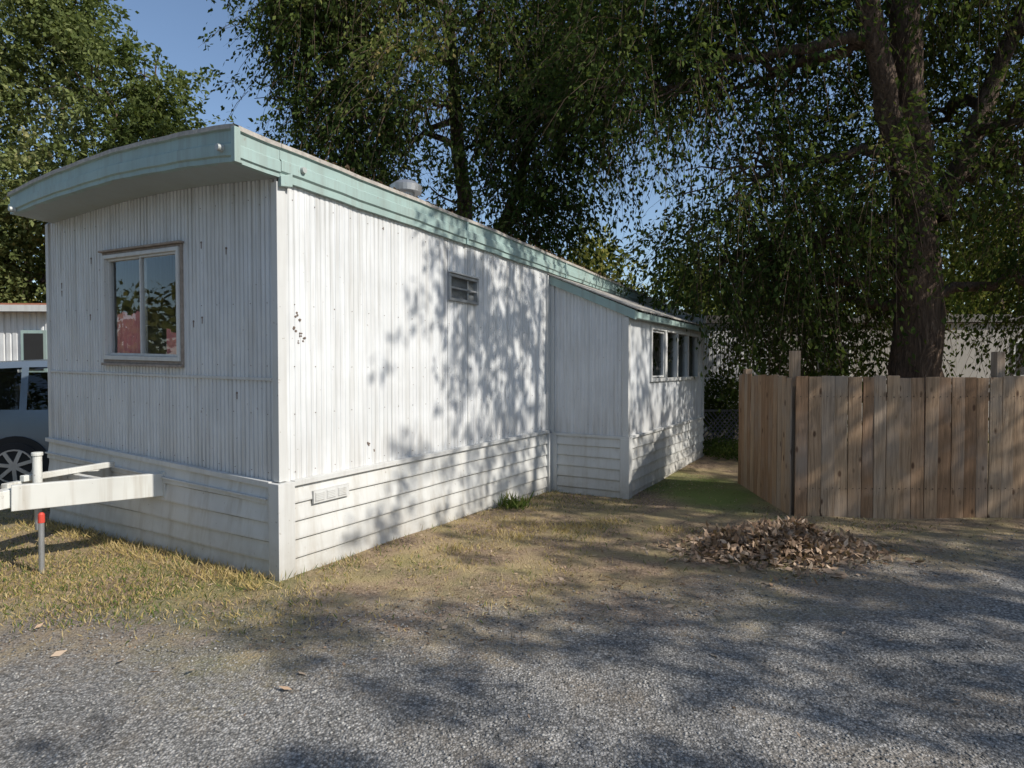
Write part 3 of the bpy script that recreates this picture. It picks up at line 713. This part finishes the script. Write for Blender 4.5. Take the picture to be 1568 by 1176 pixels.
# ------------------------------------------------------------------ grass
def in_home(x,y,mg=.0):
    q0=x-C[0]; q1=y-C[1]; s=q0*S[0]+q1*S[1]; t=q0*T[0]+q1*T[1]
    a=(s>-mg)&(s<12+mg)&(t>-mg-.02)&(t<3.66+mg); b=(s>A0-mg)&(s<A1+mg)&(t>AT-mg-.02)&(t<.1)
    return a|b,s,t
n=330000; yy=3.1+8*rng.random(n)**1.6; xx=-7.5+15*rng.random(n)
ih,s,t=in_home(xx,yy,.03)
dr=yy-road_y(xx)
p2=np.stack([xx,yy,np.zeros(n)],1); nz=n3(p2,1.5,3); nz2=n3(p2,5,9)
dens=np.clip(.16+.22*nz+.25*nz2,0.02,1)*np.clip((dr+.1)/1.0,0,1)
edge_f=(s<0)&(s>-.30)&(t>-.1)&(t<3.7); edge_s=(t<0)&(t>-.22)&(s>-.2)&(s<4.4)
left=(xx<-1.2)&(yy<6.5)
dens=np.where(left,(dens*2.2+.22)*np.clip((dr+.1)/.6,0,1),dens); dens=np.where(edge_f,.9,dens); dens=np.where(edge_s,.40+.3*nz2,dens)
tuft=np.zeros(n)
for a_,b_,w_ in ((.20,6.35,.03),(.45,6.2,.04),(.75,6.35,.03),(1.05,6.5,.02),(.0,5.9,.02),(1.6,6.1,.02),(-.5,5.4,.02)): tuft=np.maximum(tuft,np.exp(-((xx-a_)**2/(2.5*w_)+(yy-b_)**2/w_)))
dens=np.maximum(dens,tuft*.95)
dens=np.where(xx>2.2,dens*.5,dens)
k=(rng.random(n)<dens)&~ih&(np.abs(xx)<yy*.88+.5)&((yy<6.6)|(xx<3))
xx,yy=xx[k],yy[k]; ef=edge_f[k]; tf=tuft[k]; es_=edge_s[k]; n=len(xx)
ln=.025+.035*rng.random(n)+ef*.06*rng.random(n)+es_*.05*rng.random(n)**2+tf*.06*rng.random(n)
green=np.clip(.55+.6*n3(np.stack([xx,yy,0*xx],1),.9,77),0,1)*np.interp(xx,[-1.5,0],[1,.7])
rn=np.where(rng.random(n)<green*.6,rng.uniform(0,.42,n),rng.uniform(.45,1,n)); rn=np.where((ef|(tf>.4))&(rng.random(n)<.8),rng.uniform(.5,1,n),rn)
V,F=blades(xx,yy,ln,.0045+.003*rng.random(n),.7)
raw_mesh('grass',V,F,[M_grass],rnd=np.repeat(rn,4))
def litter(name,xx,yy,zz,ln,rn,flat=.25):
    m=len(xx); P=np.stack([xx,yy,zz],1); a=rng.normal(size=(m,3)); a[:,2]*=flat; nm=rng.normal(size=(m,3))*flat; nm[:,2]=1
    V,F=leaves(P,a,nm,ln,ln*rng.uniform(.3,.65,m)); return raw_mesh(name,V,F,[M_litter],rnd=np.repeat(rn,4))
n=80000; yy=2.4+8.5*rng.random(n)**1.3; xx=-5+14*rng.random(n); ih,s,t=in_home(xx,yy,.01); dr=yy-road_y(xx)
dens=np.clip(.5+.5*n3(np.stack([xx,yy,0*xx],1),1.8,13),0.05,1)*np.clip((dr+.5)/1.0,0.02,1)*np.interp(xx,[-3,0,2],[.25,.8,1])
k=(rng.random(n)<dens)&~ih&(np.abs(xx)<yy*.88+.3)&((yy<6.6)|(xx<3)); xx,yy=xx[k],yy[k]; n=len(xx)
litter('fallen_leaves',xx,yy,zg(xx,yy)+.006+.008*rng.random(n),.012+.026*rng.random(n)**2,rng.random(n)*.97)
m=34; xx=np.array([-3.15,-2.55,-2.95,-.42,.35,.75,1.1]+list(rng.uniform(-3,4,m-7))); yy=np.array([3.5,3.35,3.75,3.65,4.9,5.3,4.1]+list(rng.uniform(2.8,5.5,m-7)))
litter('dropped_leaf',xx,yy,zg(xx,yy)+.015,np.full(m,.085)*rng.uniform(.5,1.1,m),rng.uniform(.9,1,m),.3)
n=6500; a=rng.uniform(0,6.28,n); rr=np.abs(rng.normal(size=n))*.42; xx=2.35+rr*np.cos(a)*1.1; yy=5.42+rr*np.sin(a)*.75
hh=.20*np.exp(-((xx-2.35)**2/.28+(yy-5.42)**2/.14))*(1+.35*np.sin(xx*9)*np.sin(yy*11+1))
litter('leaf_pile',xx,yy,zg(xx,yy)+hh*rng.uniform(.75,1.05,n)+.005,.04+.055*rng.random(n),rng.uniform(.35,.97,n),.8)
n=2200; s=rng.uniform(.3,11.5,n); s=np.where(rng.random(n)<.5,rng.uniform(4,11.5,n),s); t=np.abs(rng.normal(size=n))*.15-.04
w=np.array([warp((a_,b_,3.335+bow(b_))) for a_,b_ in zip(s,t)]); px=C[0]+s*S[0]+t*T[0]; py=C[1]+s*S[1]+t*T[1]
litter('roof_leaf_litter',px,py,w[:,2]+.004,.02+.035*rng.random(n),rng.uniform(0,.5,n),.6)
# ------------------------------------------------------------------ neighbouring homes
nb=empty('mobile_home',(5.0,15.6,0),math.radians(-3)); q=MB()
ribbed(q,'S',0,1.5,.5,2.75,0,0,.1,.012); q.box(1.5,12,0,.03,.5,2.74,4); q.box(0,12,.031,3.6,-.1,2.74,4); q.box(-.1,12.1,-.1,3.7,2.76,2.95,1); q.box(0,12,-.05,-.001,-.1,.5,4)
for s0 in (2.6,4.6,7.4,9.2): 
    q.box(s0,s0+.9,-.04,-.005,1.4,2.3,2); q.box(s0+.06,s0+.84,-.05,-.041,1.46,2.24,3)
q.build('walls',[M_wall,M_tand,M_trim,M_dark,M_wallshaded],nb)
nb2=empty('mobile_home',(-19.5,13.2,0),math.radians(2)); q=MB()
ribbed(q,'S',0,9.4,.5,2.85,0,0,.14,.02); q.box(0,9.4,.03,4,-.1,2.84,0); q.box(-.2,9.6,-.25,4.2,2.9,3.02,2); q.box(-.2,9.6,-.28,-.251,2.84,2.98,1); q.box(0,9.4,-.06,0,-.1,.5,3)
q.box(8.75,9.3,-.05,-.005,1.5,2.45,3); q.box(8.82,9.23,-.06,-.051,1.57,2.38,4)
q.box(4.0,5.2,-.05,-.005,1.5,2.55,3); q.box(4.07,5.13,-.06,-.051,1.57,2.48,4)
q.build('walls',[M_wall,M_trim,M_rust,M_aqua,M_dark],nb2)
lt=empty('lattice_panel',(4.15,12.1,0)); q=MB()
for k in range(-6,12):
    q.beam((k*.09,0,.1),(k*.09+.55,0,.75),.012,.02); q.beam((k*.09+.55,.013,.1),(k*.09,.013,.75),.012,.02)
q.box(-.55,1.6,-.02,.03,.05,.09); q.box(-.55,1.6,-.02,.03,.76,.80)
q.build('slats',[M_tand],lt)
# ------------------------------------------------------------------ car
car=empty('parked_car',(-6.57,8.10,0),math.radians(20)); cb=MB()
stn=[(-.98,.42,.80,.95,1.02,.70,.62),(-.92,.30,.72,1.04,1.30,.80,.62),(-.78,.26,.70,1.07,1.60,.84,.64),(-.50,.24,.70,1.07,1.69,.86,.66),(.04,.24,.70,1.06,1.72,.87,.68),(.12,.24,.70,1.055,1.725,.87,.68),(.55,.22,.70,1.05,1.73,.875,.69),
     (.62,.22,.70,1.05,1.73,.875,.69),(1.1,.22,.70,1.03,1.72,.875,.69),(1.55,.22,.70,1.0,1.66,.875,.68),(1.62,.22,.70,1.0,1.65,.875,.68),(2.1,.22,.70,.99,1.45,.87,.66),(2.55,.24,.70,.97,1.14,.86,.70),(2.75,.24,.70,.95,1.02,.85,.75),(3.2,.26,.66,.86,.94,.82,.72),(3.4,.30,.62,.72,.80,.72,.60),(3.46,.36,.55,.62,.68,.62,.5)]
V=[]; yc=.87
for (xs_,zb_,zm_,zbelt,zr_,w_,wr_) in stn:
    half=[(w_-.06,zb_),(w_,zb_+.12),(w_+.01,zm_),(w_-.02,zbelt)]
    roof_=[(wr_+.05,zr_-.10 if zr_>zbelt+.2 else zr_-.02),(wr_-.06,zr_-.015),(0,zr_+.02)]
    L_=half+roof_
    ring=[(yc-a_,z_) for a_,z_ in L_]+[(yc+a_,z_) for a_,z_ in L_[:-1][::-1]]
    V+=[(xs_,y_,z_) for y_,z_ in ring]
q=13
for i in range(len(stn)-1):
    for j in range(q-1):
        xm=(stn[i][0]+stn[i+1][0])/2; glassy=0
        if j in (3,8) and -.51<xm<2.5 and not(.55<xm<.62 or 1.55<xm<1.62 or .03<xm<.12): glassy=1
        if j in (4,5,6,7) and (2.1<xm<2.75): glassy=1
        if j in (4,5,6,7) and (-.92<xm<-.78): glassy=1
        cb.add([V[i*q+j],V[(i+1)*q+j],V[(i+1)*q+j+1],V[i*q+j+1]],[(0,1,2,3)],glassy)
    cb.add([V[i*q],V[i*q+q-1],V[(i+1)*q+q-1],V[(i+1)*q]],[(0,1,2,3)],2)
cb.add(V[:q],[tuple(range(q))],0); cb.add(V[-q:],[tuple(range(q))[::-1]],0)
co=cb.build('body',[M_carpaint,M_glass,M_rubber],car)
wd_=co.modifiers.new('w','WELD'); wd_.merge_threshold=.001
for p in co.data.polygons: p.use_smooth=True
es=co.modifiers.new('es','EDGE_SPLIT'); es.split_angle=math.radians(32)
cw=MB()
for xw in (0,2.62):
    for y0,sgn in ((-.02,-1),(1.76,1)):
        cw.cyl((xw,y0+sgn*.002,.33),(xw,y0+sgn*.012,.33),.385,.38,28,2)
        cw.cyl((xw,y0-sgn*.15,.32),(xw,y0+sgn*.03,.32),.32,.305,28,0)
        cw.cyl((xw,y0+sgn*.031,.32),(xw,y0+sgn*.036,.32),.215,.21,24,2)
        cw.cyl((xw,y0+sgn*.037,.32),(xw,y0+sgn*.055,.32),.055,.045,16,1)
        for k in range(7):
            a=k*2*math.pi/7+.3; cw.beam((xw+.04*math.cos(a),y0+sgn*.045,.32+.04*math.sin(a)),(xw+.205*math.cos(a),y0+sgn*.042,.32+.205*math.sin(a)),.045,.02,1,up=(0,1,0))
        for k in range(24):
            a=k*2*math.pi/24; b=(k+1)*2*math.pi/24
            cw.beam((xw+.213*math.cos(a),y0+sgn*.04,.32+.213*math.sin(a)),(xw+.213*math.cos(b),y0+sgn*.04,.32+.213*math.sin(b)),.02,.018,1,up=(0,1,0))
cw.build('wheels',[M_rubber,M_steel,M_dark],car)
cd=MB()
for xh in (.42,1.45): cd.box(xh,xh+.16,-.035,-.015,.90,.925,0)
for xd in (.585,1.58): cd.box(xd,xd+.008,-.016,.0,.35,1.0,1)
cd.box(.4,2.2,-.02,.0,.28,.34,1); cd.box(.4,2.2,-.022,-.008,.55,.575,1)
cd.box(-.96,-.84,.05,.2,.85,1.0,2)
cd.build('details',[M_carpaint,M_dark,M_red],car,bevel=.004)
ci=MB(); ci.box(-.7,2.4,.12,1.62,.5,.98); ci.box(.6,.75,.35,.8,.9,1.35); ci.box(1.5,1.65,.35,.8,.9,1.35); ci.box(-.1,.0,.3,1.4,.9,1.4); ci.box(-.7,2.0,1.3,1.36,.9,1.55); ci.build('seats',[M_dark],car)
# ------------------------------------------------------------------ sun, sky, camera
w=bpy.data.worlds.new('World'); scene.world=w; w.use_nodes=True; nt=w.node_tree
bg=nt.nodes['Background']; sk=nt.nodes.new('ShaderNodeTexSky'); sk.sky_type='NISHITA'; sk.sun_disc=False
sk.sun_elevation=math.asin(SUNV[2]); sk.sun_rotation=math.atan2(SUNV[0],SUNV[1]); sk.ozone_density=1.6; sk.dust_density=.6
nt.links.new(sk.outputs[0],bg.inputs[0]); bg.inputs[1].default_value=.15
sl=bpy.data.lights.new('sun','SUN'); sl.energy=5.0; sl.angle=math.radians(.55); sl.color=(1,.95,.87)
so=bpy.data.objects.new('sun',sl); scene.collection.objects.link(so); so.rotation_euler=Vector(SUNV).to_track_quat('Z','Y').to_euler(); so.location=(12,-6,12)
cam=bpy.data.cameras.new('camera'); cam.lens=36*940/1568; cam.sensor_width=36; cam.clip_end=1500; cam.clip_start=.05
c=bpy.data.objects.new('camera',cam); scene.collection.objects.link(c); c.location=(0,0,1.6); c.rotation_euler=(math.radians(90-1.4),0,0)
scene.camera=c
scene.view_settings.view_transform='Standard'; scene.view_settings.look='None'; scene.view_settings.exposure=0
